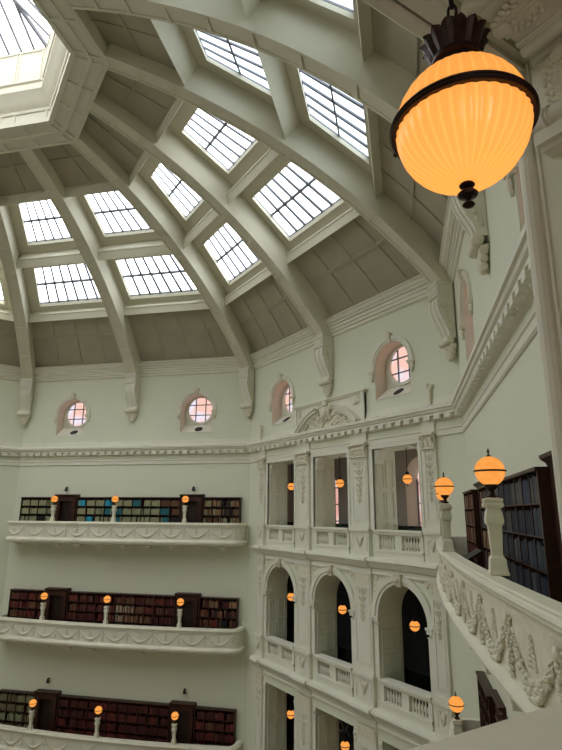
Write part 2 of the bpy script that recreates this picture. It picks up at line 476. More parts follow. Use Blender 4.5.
# ring and lantern
def octs(a, z): return [(a/C22*cos(rad(22.5+45*i)), a/C22*sin(rad(22.5+45*i)), z) for i in range(8)]
mb = MB()
prof = [(6.02,16.4),(6.02,15.12),(5.86,15.10),(5.86,15.16),(5.50,15.22),(5.48,15.16),(5.34,15.18),(5.34,15.26),(4.98,15.34),(4.96,15.28),(4.80,15.31),
        (4.80,15.50),(4.83,15.52),(4.83,15.84),(4.78,15.86),(4.76,15.98),(4.66,16.10),(4.56,16.28),(4.44,16.48),(4.36,16.58),(4.36,16.75),(4.39,16.76),(4.39,16.9),(4.36,16.92),(4.36,18.59),(4.9,18.7),(4.9,16.6)]
mb.loft([octs(a, z) for a, z in prof] + [octs(*prof[0])], caps=False)
for i in range(8):       # cross bands on the soffit, panels on the drum
    T = F(45*i, 0)
    for a, b, z0, z1 in ((5.86,5.50,15.10,15.16),(5.34,4.98,15.20,15.28)):
        for u in (-.93,-.31,.31,.93):
            mb.T = T; mb.loft([[(u*d*T22-.06,-d,z),(u*d*T22+.06,-d,z),(u*d*T22+.06,-d,z+.1),(u*d*T22-.06,-d,z+.1)] for d, z in ((a,z0),(b,z1))])
    mb.T = F(45*i, 4.36); h = 4.36*T22
    for z0, z1 in ((16.95,17.03),(18.42,18.5)): mb.box(-h+.1,h-.1,-.02,.035,z0,z1)
    for u in (-.92,-.34,-.26,.26,.34,.92): mb.box(u*h-.03,u*h+.03,-.02,.035,17.0,18.45)
    mb.T = F(45*i, 4.83); h = 4.83*T22
    for u in (-.9,-.16,.16,.9): mb.box(u*h-.05,u*h+.05,-.02,.03,15.5,15.86)
mb.T = ID
tn[0] += 1; struct('trim_%d' % tn[0], mb, M['cream'], sharp=25)
wn[0] += 1
w = thing('window_%d' % wn[0], (0,0,18.6), 0, kind='structure')
mb = MB(); mb.loft([octs(4.45,18.62), octs(.05,21.6)], caps=False); obj('pane', mb, M['lantern'], w, sharp=0)
mb = MB()
for i in range(8):
    T = F(45*i, 0); mb.T = T
    for u in (-.66,-.33,0,.33,.66,1):
        p = [(u*d*T22, -d, 18.56+(4.4-d)*2.98/4.4) for d in (4.4, max(.1, 4.4*abs(u)*.55) if u not in (1,) else .1)]
        if u != 1: p = [(u*4.4*T22,-4.4,18.56),(u*4.4*T22,-4.4*max(abs(u),.05),18.56+4.4*(1-max(abs(u),.05))*2.98/4.4)]
        mb.tube(p, .055 if u != 1 else .09, 5)
obj('glazing_bars', mb, M['iron'], w)

# ------------------------------------------------------------------ corbels under the ribs
def build_corbel(name):
    """local: x = along wall, y = out from the wall, z relative to eye; origin at wall"""
    root = thing(name, (0,0,0))
    mb = MB(); hw = .33
    mb.box(-hw, hw, 0.005, .60, 7.30, 7.79)
    mb.box(-hw-.03, hw+.03, 0.005, .64, 7.70, 7.79); mb.box(-hw-.02, hw+.02, 0.005, .63, 7.26, 7.33)
    for a, b, c, d in ((-.22,.22,7.62,7.66),(-.22,.22,7.38,7.42),(-.22,-.18,7.38,7.66),(.18,.22,7.38,7.66)): mb.box(a,b,.59,.625,c,d)
    obj('block', mb, M['cream'], root, local=True)
    mb = MB(); S = [(.54,7.26),(.60,7.12),(.61,6.95),(.57,6.75),(.47,6.5),(.35,6.25),(.26,6.05),(.22,5.9),(.24,5.78)]
    for x0, x1, k in ((-hw+.02,hw-.02,0),(-hw+.01,-hw+.10,.03),(hw-.10,hw-.01,.03),(-.07,.07,.03)):
        mb.loft([[(x0,.005 if not k else .02,z),(x1,.005 if not k else .02,z),(x1,y+k,z),(x0,y+k,z)] for y, z in S])
    obj('scroll', mb, M['cream'], root, local=True)
    mb = MB()
    mb.tube([(-hw-.05,.24,5.70),(-hw,.24,5.70),(hw,.24,5.70),(hw+.05,.24,5.70)], [.10,.14,.14,.10], 14)
    for s in (-1, 1):
        mb.tube([(s*(hw-.0),.36+.13*cos(a)*(1-a/14),6.92+.13*sin(a)*(1-a/14)) for a in [i*.6 for i in range(16)]], .03, 6)
        for k in range(5): mb.blob((s*(hw-.0),.34-.05*k,6.68-.16*k),(.03,.07,.07))
    obj('volute', mb, M['relief'], root, local=True)
    mb = MB()
    for x, z, rx, rz, an in ((0,5.33,.09,.24,0),(-.14,5.38,.07,.18,.25),(.14,5.38,.07,.18,-.25),(-.25,5.46,.07,.13,.35),(.25,5.46,.07,.13,-.35),(0,5.10,.08,.10,0),(-.11,5.17,.07,.11,.3),(.11,5.17,.07,.11,-.3),(-.2,5.30,.06,.1,.5),(.2,5.3,.06,.1,-.5)):
        mb.blob((x,.12,z),(rx,.10,rz),8,5,an)
    mb.box(-hw+.04,hw-.04,.012,.2,5.46,5.60)
    obj('acanthus_drop', mb, M['relief'], root, local=True)
    return root
CORB = [(157.5,'scroll corbel under dome rib in the far left corner'),(135,'scroll corbel between the two round windows of the left wall'),
        (112.5,'scroll corbel in the corner between left wall and arcade'),(90,'scroll corbel above the arcade pediment'),
        (67.5,'scroll corbel in the corner between arcade and right wall'),(45,'scroll corbel high on the right wall below the big lamp')]
c0 = None
for az, lab in CORB:
    corner = round(az/22.5) % 2 == 1; q = rad(az); d = AP/C22-.17 if corner else AP
    loc = (cos(q)*d, sin(q)*d, 0); rz = q+pi/2
    if c0 is None:
        c0 = build_corbel('corbel'); tag(c0, lab, 'corbel', 'scroll corbels under the dome ribs'); c0.location = loc; c0.rotation_euler = (0,0,rz)
    else: dup(c0, loc, rz, lab)

# ------------------------------------------------------------------ relief ornament
def arabesque(mb, t, o, z0, z1, w, seed=0):
    """vertical chain of scrolls and leaves"""
    rnd = random.Random(seed); z = z1; k = 0
    while z > z0+.08:
        u = (z-z0)/(z1-z0); ww = w*(.35+.65*u); st = .30*(.55+.45*u)
        for s in (-1, 1):
            mb.tube([(t+s*(ww*.45+ww*.38*cos(a)*(1-a/9)), o+.018, z-st*.5+st*.42*sin(a)*(1-a/9)) for a in [i*.7 for i in range(10)]], .018, 5)
            mb.blob((t+s*ww*.75, o+.015, z-st*.15),(.05,.03,.02),6,4,s*.6)
        mb.blob((t,o+.02,z-st*.25),(.035,.04,.06),6,4); mb.blob((t,o+.02,z-st*.75),(.028,.03,.05),6,4)
        z -= st; k += 1
def capital(mb, t, o, z0, z1, w):
    mb.box(t-w/2-.05, t+w/2+.05, o-.12, o+.16, z1-.09, z1); mb.box(t-w/2, t+w/2, o-.12, o+.05, z0, z1-.09)
    mb.box(t-w/2-.02, t+w/2+.02, o-.12, o+.08, z0-.05, z0+.02)
    n = max(3, int(w/.16))
    for i in range(n):
        x = t-w/2+w*(i+.5)/n
        mb.blob((x,o+.06,z0+.12),(w/n*.45,.07,.13),6,4); mb.blob((x,o+.09,z0+.24),(w/n*.4,.05,.05),6,4)
    for s in (-1, 1):
        mb.tube([(t+s*(w/2-.05)+.09*cos(a)*(1-a/9), o+.10, z1-.19+.09*sin(a)*(1-a/9)) for a in [i*.7 for i in range(10)]], .028, 5)

TB = F(FB)
def frame_strip(mb, t0, t1, z0, z1, o, w=.05, h=.02):
    mb.box(t0,t1,o,o+h,z0,z0+w); mb.box(t0,t1,o,o+h,z1-w,z1); mb.box(t0,t0+w,o,o+h,z0+w,z1-w); mb.box(t1-w,t1,o,o+h,z0+w,z1-w)
PIL = ((-5.72,.60),(-1.985,1.0),(1.985,1.0),(5.72,.60))
LEV = ((-.60,2.22,2.74,Z1), (-5.76,-2.62,-2.16,Z2), (-10.9,-7.98,-7.52,Z3))
for li, (zp, zc0, zc1, zf) in enumerate(LEV):
    for pi_, (c, w) in enumerate(PIL):
        mb = MB(TB); mb.box(c-w/2,c+w/2,-.02,.10,zp,zc0)
        frame_strip(mb, c-w/2+.08, c+w/2-.08, zp+.35, zc0-.08, .10)
        mb.box(c-w/2-.04,c+w/2+.04,-.02,.15,zp,zp+.12)
        if li != 0:
            pass
        p = obj('pilaster', mb, M['cream'], W_B)
        mb = MB(TB)
        if li == 0:
            capital(mb, c, .12, zc0, zc1, w)
            obj('capital', mb, M['relief'], p)
            mb = MB(TB); arabesque(mb, c, .10, .35, 2.02, w*.30, pi_); obj('scroll_relief', mb, M['relief'], p)
        else:
            mb.box(c-w/2,c+w/2,-.02,.10,zc0,zc1); frame_strip(mb, c-w/2+.06, c+w/2-.06, zc0+.02, zc1-.02, .10, .04)
            arabesque(mb, c, .10, zc0-1.35, zc0-.15, w*.27, pi_+9); obj('scroll_relief', mb, M['relief'], p)
        mb = MB(TB); mb.box(c-w/2-.03,c+w/2+.03,-.02,.16,zf,zp); mb.box(c-w/2-.07,c+w/2+.07,-.02,.22,zp-.10,zp)
        frame_strip(mb, c-w/2+.06, c+w/2-.06, zf+.22, zp-.16, .16, .04)
        pd = obj('pedestal', mb, M['cream'], W_B)
        mb = MB(TB)
        mb.tube([(c-.17*min(1,w)+.34*min(1,w)*u, .19, zf+.72-.30*sin(pi*u)) for u in [i/8 for i in range(9)]], .04, 6)
        mb.blob((c,.18,zf+.62),(.10,.05,.10)); mb.blob((c-.2*w,.18,zf+.72),(.05,.04,.06)); mb.blob((c+.2*w,.18,zf+.72),(.05,.04,.06))
        obj('shield_relief', mb, M['relief'], pd)
# openings' architraves
for k in (-1, 0, 1):
    c = k*PB
    mb = MB(TB)
    for w, o in ((.24,.045),(.13,.075)):
        mb.box(c-WB-w, c-WB, -.02, o, Z1+1.0, TOPL+w); mb.box(c+WB, c+WB+w, -.02, o, Z1+1.0, TOPL+w); mb.box(c-WB, c+WB, -.02, o, TOPL, TOPL+w)
    obj('architrave', mb, M['cream'], W_B)
    mb = MB(TB)
    for w0, w1, o in ((0,.13,.06),(.11,.30,.11)):
        a0, a1 = arc(c, SPR, WB+w0, 0, 180, 26), arc(c, SPR, WB+w1, 0, 180, 26)
        mb.loft([[(p[0],-.02,p[1]),(p[0],o,p[1]),(q[0],o,q[1]),(q[0],-.02,q[1])] for p, q in zip(a0, a1)])
    obj('archivolt', mb, M['cream'], W_B)
    mb = MB(TB); mb.loft([[(c-h,-.05,z),(c+h,-.05,z),(c+h,o,z),(c-h,o,z)] for z, h, o in ((SPR+WB-.06,.12,.14),(SPR+WB+.12,.15,.2),(SPR+WB+.36,.19,.24))])
    mb.blob((c,.22,SPR+WB+.2),(.1,.07,.14)); obj('keystone', mb, M['relief'], W_B)
    for s in (-1, 1):
        mb = MB(TB); e = c+s*(WB+.10)
        mb.box(e-.16,e+.16,-.3,.13,SPR-.08,SPR); mb.box(e-.13,e+.13,-.3,.10,SPR-.20,SPR-.08); mb.box(e-.12,e+.12,-.3,.07,SPR-.34,SPR-.30)
        obj('impost', mb, M['cream'], W_B)
        mb = MB(TB); mb.box(c+s*WB,c+s*(WB+.22),-.02,.05,Z2+1.0,SPR-.3); obj('jamb_strip', mb, M['cream'], W_B)
        mb = MB(TB)
        for a, b, r_ in ((1.05,1.12,.12),(.85,1.2,.07),(1.16,.92,.08),(1.2,.7,.06)):
            mb.blob((c+s*(WB*.98*a), .02, SPR+WB*.98*b),(r_,.035,r_*.8),7,4,.5*s)
        mb.tube([(c+s*(WB*1.05+.13*cos(a)*(1-a/8)), .03, SPR+WB*1.08+.13*sin(a)*(1-a/8)) for a in [i*.6 for i in range(10)]], .025, 5)
        obj('spandrel_relief', mb, M['relief'], W_B)
        mb = MB(TB)
        mb.box(c+s*WB,c+s*(WB+.20),-.02,.05,Z3,LOWT); 
        mb.tube([(c+s*(WB+.1)+.07*cos(a)*(1-a/9), .08, LOWT-.16+.09*sin(a)*(1-a/9)) for a in [i*.7 for i in range(10)]], .03, 5)
        mb.blob((c+s*(WB+.1),.05,LOWT-.34),(.07,.05,.12))
        obj('jamb_strip', mb, M['cream'], W_B)
        # panelled reveals of the three storeys
        for zb, zt in ((Z1+.15,TOPL-.35),(Z2+.15,SPR-.4),(Z3+.15,LOWT-.3)):
            mb = MB(TB); e0, e1 = sorted((c+s*WB, c+s*(WB-.025)))
            hh = (zt-zb)/3
            for i in range(3):
                for o0, o1 in ((-.54,-.10),(-1.05,-.60)):
                    a, b = zb+i*hh+.05, zb+(i+1)*hh-.05
                    for q in ((o0,o1,a,a+.07),(o0,o1,b-.07,b),(o0,o0+.07,a+.07,b-.07),(o1-.07,o1,a+.07,b-.07)): mb.box(e0,e1,*q)
            obj('reveal_panelling', mb, M['reveal'], W_B)
        mb = MB(TB)       # small brackets in the upper corners of the square openings
        e = c+s*WB
        pts = [(e, TOPL),(e-s*.42, TOPL)]+[(e-s*(.42-.32*sin(a)) , TOPL-.06-.36*(1-cos(a))) for a in [i*pi/16 for i in range(9)]]+[(e-s*.06, TOPL-.55),(e, TOPL-.58)]
        mb.prism(pts, -.50, -.06); obj('corner_bracket', mb, M['cream'], W_B)
# floor ledges with mouldings
for zf in (Z1, Z2):
    mb = MB(TB)
    mb.run([(-.02,zf+.02),(.16,zf+.02),(.34,zf-.02),(.36,zf-.06),(.36,zf-.12),(.30,zf-.16),(.28,zf-.22),(.20,zf-.28),(.18,zf-.34),(.06,zf-.38),(.06,zf-.52),(.09,zf-.55),(.09,zf-.60),(-.02,zf-.62)], -6.2, 6.2)
    obj('ledge', mb, M['cream'], W_B)
    for c, w in PIL:
        mb = MB(TB); mb.run([(.02,zf+.02),(.24,zf+.025),(.42,zf-.015),(.44,zf-.06),(.44,zf-.125),(.38,zf-.165),(.36,zf-.225),(.28,zf-.285),(.26,zf-.345),(.13,zf-.385),(.13,zf-.625),(.02,zf-.625)], c-w/2-.05, c+w/2+.05)
        obj('ledge_block', mb, M['cream'], W_B)
for c, w in PIL:
    mb = MB(TB); mb.box(c-w/2,c+w/2,-.02,.11,2.56,3.16); obj('entablature_block', mb, M['cream'], W_B)
for c, lab in ((-5.9,'small scroll finial on the main cornice at the left end of the arcade'),(5.9,'small scroll finial on the main cornice at the right end of the arcade')):
    mb = MB(TB); mb.box(c-.05,c+.05,.02,.14,3.74,4.25)
    mb.tube([(c+.13*cos(a)*(1-a/10), .09, 4.38+.15*sin(a)*(1-a/10)) for a in [i*.6 for i in range(13)]], .04, 6)
    tag(obj('scroll_finial', mb, M['relief']), lab, 'finial')

# pediment
pd = thing('pediment', TB(0,0,3.62), 0, 'arched plaster pediment with carved cartouche over the arcade', 'pediment')
mb = MB(TB)
mb.prism(rect(-2.62,2.45,3.64,4.88), .005, .10); mb.box(-2.75,2.58,.005,.22,4.87,4.94); mb.box(-2.70,2.53,.005,.17,4.80,4.87)
for s, e in ((-1,-2.62),(1,2.45)): mb.box(min(e,e-s*.18),max(e,e-s*.18),.005,.16,3.64,4.9)
obj('back_panel', mb, M['cream'], pd)
PR, PZ = 3.0, 1.62
def pedarc(a0, a1, name):
    mb = MB(TB); n = 16
    for r0, r1, o in ((PR-.26,PR-.12,.24),(PR-.14,PR,.36),(PR-.02,PR+.05,.42)):
        p0, p1 = arc(0,PZ,r0,a0,a1,n), arc(0,PZ,r1,a0,a1,n)
        mb.loft([[(p[0],.05,p[1]),(p[0],o,p[1]),(q[0],o,q[1]),(q[0],.05,q[1])] for p, q in zip(p0, p1)])
    for i in range(9):
        a = a0+(a1-a0)*(i+.5)/9; x, z = (PR-.30)*cos(rad(a)), PZ+(PR-.30)*sin(rad(a))
        mb.blob((x,.17,z),(.06,.07,.05),6,4,rad(a-90))
    obj(name, mb, M['cream'], pd)
pedarc(137, 103, 'arch_moulding'); pedarc(78, 43, 'arch_moulding')
mb = MB(TB)
mb.blob((0,.24,4.28),(.26,.14,.34),12,8); mb.blob((0,.34,4.30),(.17,.09,.24),12,8); mb.blob((0,.28,4.66),(.2,.12,.12)); mb.blob((0,.28,4.80),(.1,.1,.09))
for s in (-1, 1):
    mb.tube([(s*(.36+.15*cos(a)*(1-a/9)), .24, 4.52+.16*sin(a)*(1-a/9)) for a in [i*.6 for i in range(12)]], .055, 6)
    mb.tube([(s*(.34+.12*cos(a)*(1-a/9)), .22, 4.05+.13*sin(a)*(1-a/9)) for a in [i*.6 for i in range(12)]], .05, 6)
obj('cartouche', mb, M['relief'], pd)
rnd = random.Random(3)
for s in (-1, 1):
    mb = MB(TB)
    for i in range(85):
        a = rnd.uniform(48, 88); r = rnd.uniform(2.0, PR-.32); x, z = r*cos(rad(a)), PZ+r*sin(rad(a))
        if z < 3.7 or x < .25: continue
        k = rnd.uniform(.05,.12); mb.blob((s*x,.13,z),(k*1.3,.07,k*.8),6,4,rnd.uniform(0,3))
    for cx in (.75, 1.2):
        mb.tube([(s*(cx+.17*cos(a)*(1-a/9)), .17, 3.95+.16*sin(a)*(1-a/9)+(.12 if cx < 1 else 0)) for a in [i*.6 for i in range(12)]], .04, 5)
    obj('tympanum_relief', mb, M['relief'], pd)
    mb = MB(TB); x0 = s*2.1-.08
    for i in range(12): mb.blob((x0+rnd.uniform(-.26,.2),.12,4.62+rnd.uniform(-.2,.12)),(.09,.04,.05),6,4,rnd.uniform(0,3))
    obj('corner_relief', mb, M['relief'], pd)

# ------------------------------------------------------------------ galleries behind the arcades
def gallery(th, tag_):
    T = F(th); O0, O1 = -WTH-.005, -4.2
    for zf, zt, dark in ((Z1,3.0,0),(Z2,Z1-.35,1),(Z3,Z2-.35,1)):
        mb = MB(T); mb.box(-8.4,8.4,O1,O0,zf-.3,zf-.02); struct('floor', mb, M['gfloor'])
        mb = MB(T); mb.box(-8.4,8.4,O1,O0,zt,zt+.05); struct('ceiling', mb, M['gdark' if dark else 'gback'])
        mb = MB(T)
        holes = []
        if not dark:
            holes = [arch_hole(c-h, c+h, z0, zs) for c, h, z0, zs in GW]
        mb.prism(rect(-8.4,8.4,zf-.3,zt+.05), O1-.6, O1, holes)
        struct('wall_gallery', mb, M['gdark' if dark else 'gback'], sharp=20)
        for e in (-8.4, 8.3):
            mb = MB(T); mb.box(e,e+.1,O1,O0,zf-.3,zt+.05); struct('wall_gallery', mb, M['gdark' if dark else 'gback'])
    for c, h, z0, zs in GW:
        wn[0] += 1
        w = thing('window_%d' % wn[0], T(c,O1-.3,z0), 0, kind='structure')
        mb = MB(T); out = arch_hole(c-h,c+h,z0,zs); inn = arch_hole(c-h*.76,c+h*.76,z0,zs)
        mb.loft([[(p[0],O1+.005,p[1]),(q[0],O1-.52,q[1]),(q[0],O1-.58,q[1]),(p[0]*1.0,O1-.58,p[1])] for p, q in zip(out+out[:1], inn+inn[:1])], caps=False)
        obj('splayed_reveal', mb, M['cream'], w)
        mb = MB(T); mb.prism(inn, O1-.57, O1-.54); obj('pane', mb, M['fillp' if (c, h) in GFILL else 'pinkpane'], w, sharp=0)
        mb = MB(T); hh = h*.76
        mb.box(c-.03,c+.03,O1-.54,O1-.49,z0,zs+hh)
        z = z0+.75
        while z < zs+hh*.6: mb.box(c-hh,c+hh,O1-.54,O1-.49,z-.03,z+.03); z += .9
        for s in (-1,1): mb.box(c+s*hh-.035,c+s*hh+.035,O1-.54,O1-.48,z0,zs)
        obj('glazing_bars', mb, M['iron'], w)
GW = ((-5.75,.95,-1.2,1.15),(1.28,1.0,-1.2,1.55),(3.75,.8,-1.2,1.3),(6.6,.9,-1.2,1.3),(-1.55,.75,-1.2,1.3))
GFILL = ((3.75,.8),(6.6,.9),(-1.55,.75))  # windows added out of sight to brighten the opening reveals
gallery(FB, 'arcade'); gallery(FD, 'near')

# balustrades in the arcade openings
def balustrade(T, c, hw, zf, label, zr=None):
    zt = zf+1.02
    r = thing('balustrade', T(c,0,zf), 0, label, 'balustrade', 'balustrades in the arcade openings')
    mb = MB(T); mb.box(c-hw+.01,c+hw-.01,-.28,.06,zf,zf+.30); mb.box(c-hw+.01,c+hw-.01,-.30,.09,zf+.22,zf+.31); obj('base', mb, M['cream'], r)
    mb = MB(T); mb.run([(-.30,zt-.19),(.06,zt-.19),(.09,zt-.15),(.09,zt-.11),(.13,zt-.08),(.13,zt-.01),(.10,zt),(-.32,zt)], c-hw+.01, c+hw-.01); obj('rail', mb, M['cream'], r)
    for x, w in ((c,.17),(c-hw+.09,.08),(c+hw-.09,.08)):
        mb = MB(T); mb.box(x-w,x+w,-.22,.04,zf+.31,zt-.19); obj('pier', mb, M['cream'], r)
    prof = [(.05,0),(.05,.04),(.03,.06),(.045,.12),(.062,.20),(.05,.28),(.028,.36),(.026,.42),(.045,.45),(.05,.47),(.05,.51)]
    for s in (-1,1):
        for i in range(6):
            x = c+s*(.17+.075+i*(hw-.17-.17-.11)/5.4)
            mb = MB(); X = T(x,-.09,zf+.31); mb.lathe([(a,b) for a, b in prof], X, 8); obj('baluster', mb, M['cream'], r)
names = ('left','middle','right')
for k in (-1,0,1):
    balustrade(TB, k*PB, WB, Z1, 'stone balustrade in the %s square opening of the upper arcade' % names[k+1])
    balustrade(TB, k*PB, WB, Z2, 'stone balustrade in the %s round-arched opening of the arcade' % names[k+1])
for zf in (Z1, Z2):
    for k in (-1,0,1):
        mb = MB(TB); mb.box(k*PB-WB+.03, k*PB+WB-.03, -WTH+.01, -.31, zf+.003, zf+.02); struct('floor', mb, M['gfloor'])
# glass barriers behind them
for zf, wd in ((Z1,'square upper'),(Z2,'round-arched')):
    for k in (-1,0,1):
        c = k*PB
        g = thing('glass_barrier', TB(c,-1.3,zf), 0, 'glass barrier with dark rail behind the %s %s opening' % (names[k+1], wd), 'glass barrier', 'glass barriers in the arcade galleries')
        mb = MB(TB); mb.box(c-1.7,c+1.7,-1.36,-1.345,zf,zf+1.12); obj('glass_panel', mb, M['glass'], g)
        mb = MB(TB); mb.box(c-1.7,c+1.7,-1.37,-1.335,zf+1.12,zf+1.15); obj('handrail', mb, M['black'], g)
        for x in (c-.9, c+.9):
            mb = MB(TB); mb.box(x-.02,x+.02,-1.40,-1.365,zf,zf+1.12); obj('post', mb, M['black'], g)
# things seen inside the galleries
mb = MB(TB); mb.box(-6.05,-5.3,-3.2,-3.1,Z1-.015,2.5)
tag(obj('display_panel', mb, M['black']), 'tall black panel standing inside the left square opening', 'panel')
sg = thing('exhibition_sign', TB(-2.2,-2.2,Z3-.02), 0, 'black sign with pale letters behind the lower middle opening', 'sign')
mb = MB(TB); mb.box(-4.2,-1.2,-2.26,-2.2,Z3-.02,LOWT-.05); obj('sign_board', mb, M['black'], sg)
cu = bpy.data.curves.new('sign_lettering', 'FONT'); cu.body = 'OK'; cu.size = .60; cu.extrude = .006; cu.align_x = 'LEFT'
lt0 = bpy.data.objects.new('sign_text', cu); COL.objects.link(lt0)
lme = bpy.data.meshes.new_from_object(lt0.evaluated_get(bpy.context.evaluated_depsgraph_get()))
lme.materials.clear(); lme.materials.append(M['letter'])
bpy.data.objects.remove(lt0); lt = bpy.data.objects.new('sign_lettering', lme); COL.objects.link(lt); lt.parent = sg
X = Vector(TB(-2.66,-2.185,-9.37)) - Vector(sg.location); lt.location = X; lt.rotation_euler = (pi/2,0,0)

# ------------------------------------------------------------------ lamps
GR = .178
def globe_mb(n=24, m=16, r=GR, z=0, flute=0, amp=0):
    mb = MB(); mb.lathe([(max(.012, r*sin(pi*j/m)), z-r*cos(pi*j/m)) for j in range(m+1)], (0,0,0), n, flute, amp); return mb
def ring_mb(R, r, z, n=32):
    mb = MB(); mb.tube([(R*cos(2*pi*i/n), R*sin(2*pi*i/n), z) for i in range(n)], r, 6, closed=True); return mb
def build_pendant(near=False):
    """origin at the globe centre"""
    r = thing('pendant_lamp')
    R = .208 if near else GR
    if near: g = obj('globe', globe_mb(288, 48, R, 0, 36, .02), M['opal'], r, local=True, sharp=60)
    else: g = obj('globe', globe_mb(), M['globe'], r, local=True)
    mb = MB(); n = 96 if near else 32
    rr = R+.006
    mb.loft([[( (rr+a)*cos(2*pi*i/n), (rr+a)*sin(2*pi*i/n), b) for a, b in ((-.012,-.014),(.006,-.016),(.012,-.009),(.007,-.003),(.012,.003),(.006,.012),(-.012,.012))] for i in range(n+1)], caps=False)
    if near: mb.blob((rr+.014,0,0),(.012,.008,.01))
    obj('ring', mb, M['bronze'], g, local=True)
    mb = MB(); f = 1.0 if near else 1.3
    mb.lathe([(q*f, -R+.004+z*f) for q, z in ((.004,-.084),(.013,-.080),(.019,-.074),(.016,-.068),(.009,-.063),(.008,-.055),(.014,-.049),(.028,-.044),(.031,-.037),(.026,-.031),(.011,-.027),(.010,-.018),(.02,-.013),(.024,-.007),(.02,-.001),(.02,.012))], (0,0,0), 24)
    obj('finial', mb, M['bronze'], g, local=True)
    mb = MB(); mb.lathe([(.075,R-.022),(.088,R-.012),(.085,R+.0),(.07,R+.008),(.068,R+.03),(.078,R+.036),(.078,R+.05),(.062,R+.056),(.062,R+.085),(.05,R+.10),(.02,R+.11),(.012,R+.16)], (0,0,0), 32)
    if near:
        for i in range(15):
            a = 2*pi*i/15; c_, s_ = cos(a), sin(a)
            mb.loft([[(c_*(.066+d+o)-s_*w, s_*(.066+d+o)+c_*w, R+z) for o, w in ((0,-ww),(.006,-ww*.6),(.011,0),(.006,ww*.6),(0,ww),(-.006,0))] for z, d, ww in ((.046,.0,.016),(.07,.010,.019),(.09,.018,.022),(.105,.023,.022),(.115,.029,.021),(.121,.034,.017),(.122,.037,.012))])
    obj('crown', mb, M['bronze'], r, local=True)
    mb = MB()
    if near:
        z = R+.16; k = 0
        while z < 1.46:
            e = .032; pts = [(.014*cos(a)*(1 if k % 2 else 0), .014*cos(a)*(0 if k % 2 else 1), z+e+e*sin(a)) for a in [i*pi/6 for i in range(12)]]
            mb.tube(pts, .0055, 6, closed=True); z += .052; k += 1
    else: mb.tube([(0,0,R+.15),(0,0,1.25)], .014, 6)
    obj('chain', mb, M['bronze'], r, local=True)
    return r
p0 = None
for zc_, row in ((1.25,'upper square'),(-3.88,'middle round-arched'),(-8.85,'lower square')):
    for k in (-1,0,1):
        if row.startswith('lower') and k == 1: continue
        lab = 'hanging globe lamp in the %s %s opening' % (names[k+1], row)
        loc = TB(k*PB, -.58 if k else -.50, zc_)
        if p0 is None:
            p0 = build_pendant(); tag(p0, lab, 'lamp', 'hanging globe lamps in the arcade'); p0.location = loc
        else: dup(p0, loc, 0, lab)
TD = F(FD)
NL = build_pendant(True)
NL.location = (18.08, 3.952, 1.195); NL.rotation_euler = (0,0,rad(200))
tag(NL, 'large glowing fluted globe lamp hanging close up at the top right', 'lamp')
L = bpy.data.lights.new('lamp_bulb', 'POINT'); L.energy = .95; L.color = (1,.70,.40); L.shadow_soft_size = .06
lo = bpy.data.objects.new('lamp_bulb', L); COL.objects.link(lo); lo.parent = NL; lo.location = (0,0,-.02)

def build_post():
    """origin on the coping, z up from there"""
    r = thing('lamp_post')
    mb = MB(); mb.square([(0.1075,0.001),(0.1075,.025),(0.0989,.04),(0.0929,.08),(0.0860,.17),(0.0731,.185),(0.0602,.20),(0.0602,.23),(0.0731,.50),(0.0808,.52),(0.0963,.535),(0.0989,.58),(0.0860,.66),(0.0645,.715),(0.0585,.745),(0.0860,.765),(0.0860,.79)])
    TZ = lambda m: setattr(m, 'v', [(x, y, z*1.08) for x, y, z in m.v]) or m
    obj('pedestal', TZ(mb), M['coping'], r, local=True, sharp=20)
    mb = MB()
    for s in (-1,1):
        mb.tube([(s*.08,-.085,.735),(s*.08,.085,.735)], .036, 10)
        mb.tube([(-.085,s*.08,.735),(.085,s*.08,.735)], .036, 10)
    mb.square([(.105,.77),(.105,.80),(.05,.815)])
    obj('scrolled_cap', TZ(mb), M['coping'], r, local=True)
    mb = MB(); mb.lathe([(.065,.81),(.07,.83),(.04,.85),(.03,.88),(.038,.895),(.06,.915),(.078,.935),(.075,.985),(.04,.99)], (0,0,0), 16)
    obj('base_fitting', TZ(mb), M['bronze'], r, local=True)
    zc_ = 1.195
    mb = globe_mb(24,16,GR,zc_); g = obj('globe', mb, M['globe'], r, local=True)
    obj('ring', ring_mb(GR+.004,.012,zc_), M['bronze'], g, local=True)
    mb = MB(); mb.lathe([(.022,zc_+GR-.005),(.03,zc_+GR+.01),(.012,zc_+GR+.02),(.01,zc_+GR+.05),(.022,zc_+GR+.06),(.012,zc_+GR+.075),(.004,zc_+GR+.10)], (0,0,0), 10)
    obj('finial', mb, M['bronze'], g, local=True)
    return r

# ------------------------------------------------------------------ balconies
def bowA(t): return 1.50-.45*(t/7.1)**2
def bowC(t): return 1.35-.38*(t/7.1)**2
def plan_pts(bow, tl=-6.88, tr=7.10, n=40):
    """outer edge of coping, left to right, as (t, off) plus outward normal"""
    pts = [(tl,.02),(tl,.30),(tl,.55)]
    a0, a1 = tl+.52, tr-.52
    for i in range(1, 7):
        a = pi - i*pi/2/7; pts.append((a0+.52*cos(a), .55+(bow(a0)-.55)*sin(a)))
    for i in range(n+1): u = a0+(a1-a0)*i/n; pts.append((u, bow(u)))
    if bow is bowC: pts[-1:] = [(7.1, bow(7.1)), (7.40, bow(7.4)-.02), (7.55, .90), (7.56, .60), (7.36, .36), (7.12, .12)]
    else:
        for i in range(6, 0, -1):
            a = i*pi/2/7; pts.append((a1+.52*cos(a), .55+(bow(a1)-.55)*sin(a)))
        pts += [(tr,.55),(tr,.30),(tr,.02)]
    out = []
    for i, p in enumerate(pts):
        a, b = pts[max(i-1,0)], pts[min(i+1,len(pts)-1)]
        dx, dy = b[0]-a[0], b[1]-a[1]; L_ = math.hypot(dx, dy)
        out.append((p[0], p[1], -dy/L_, dx/L_))
    return out
SW = 1.36
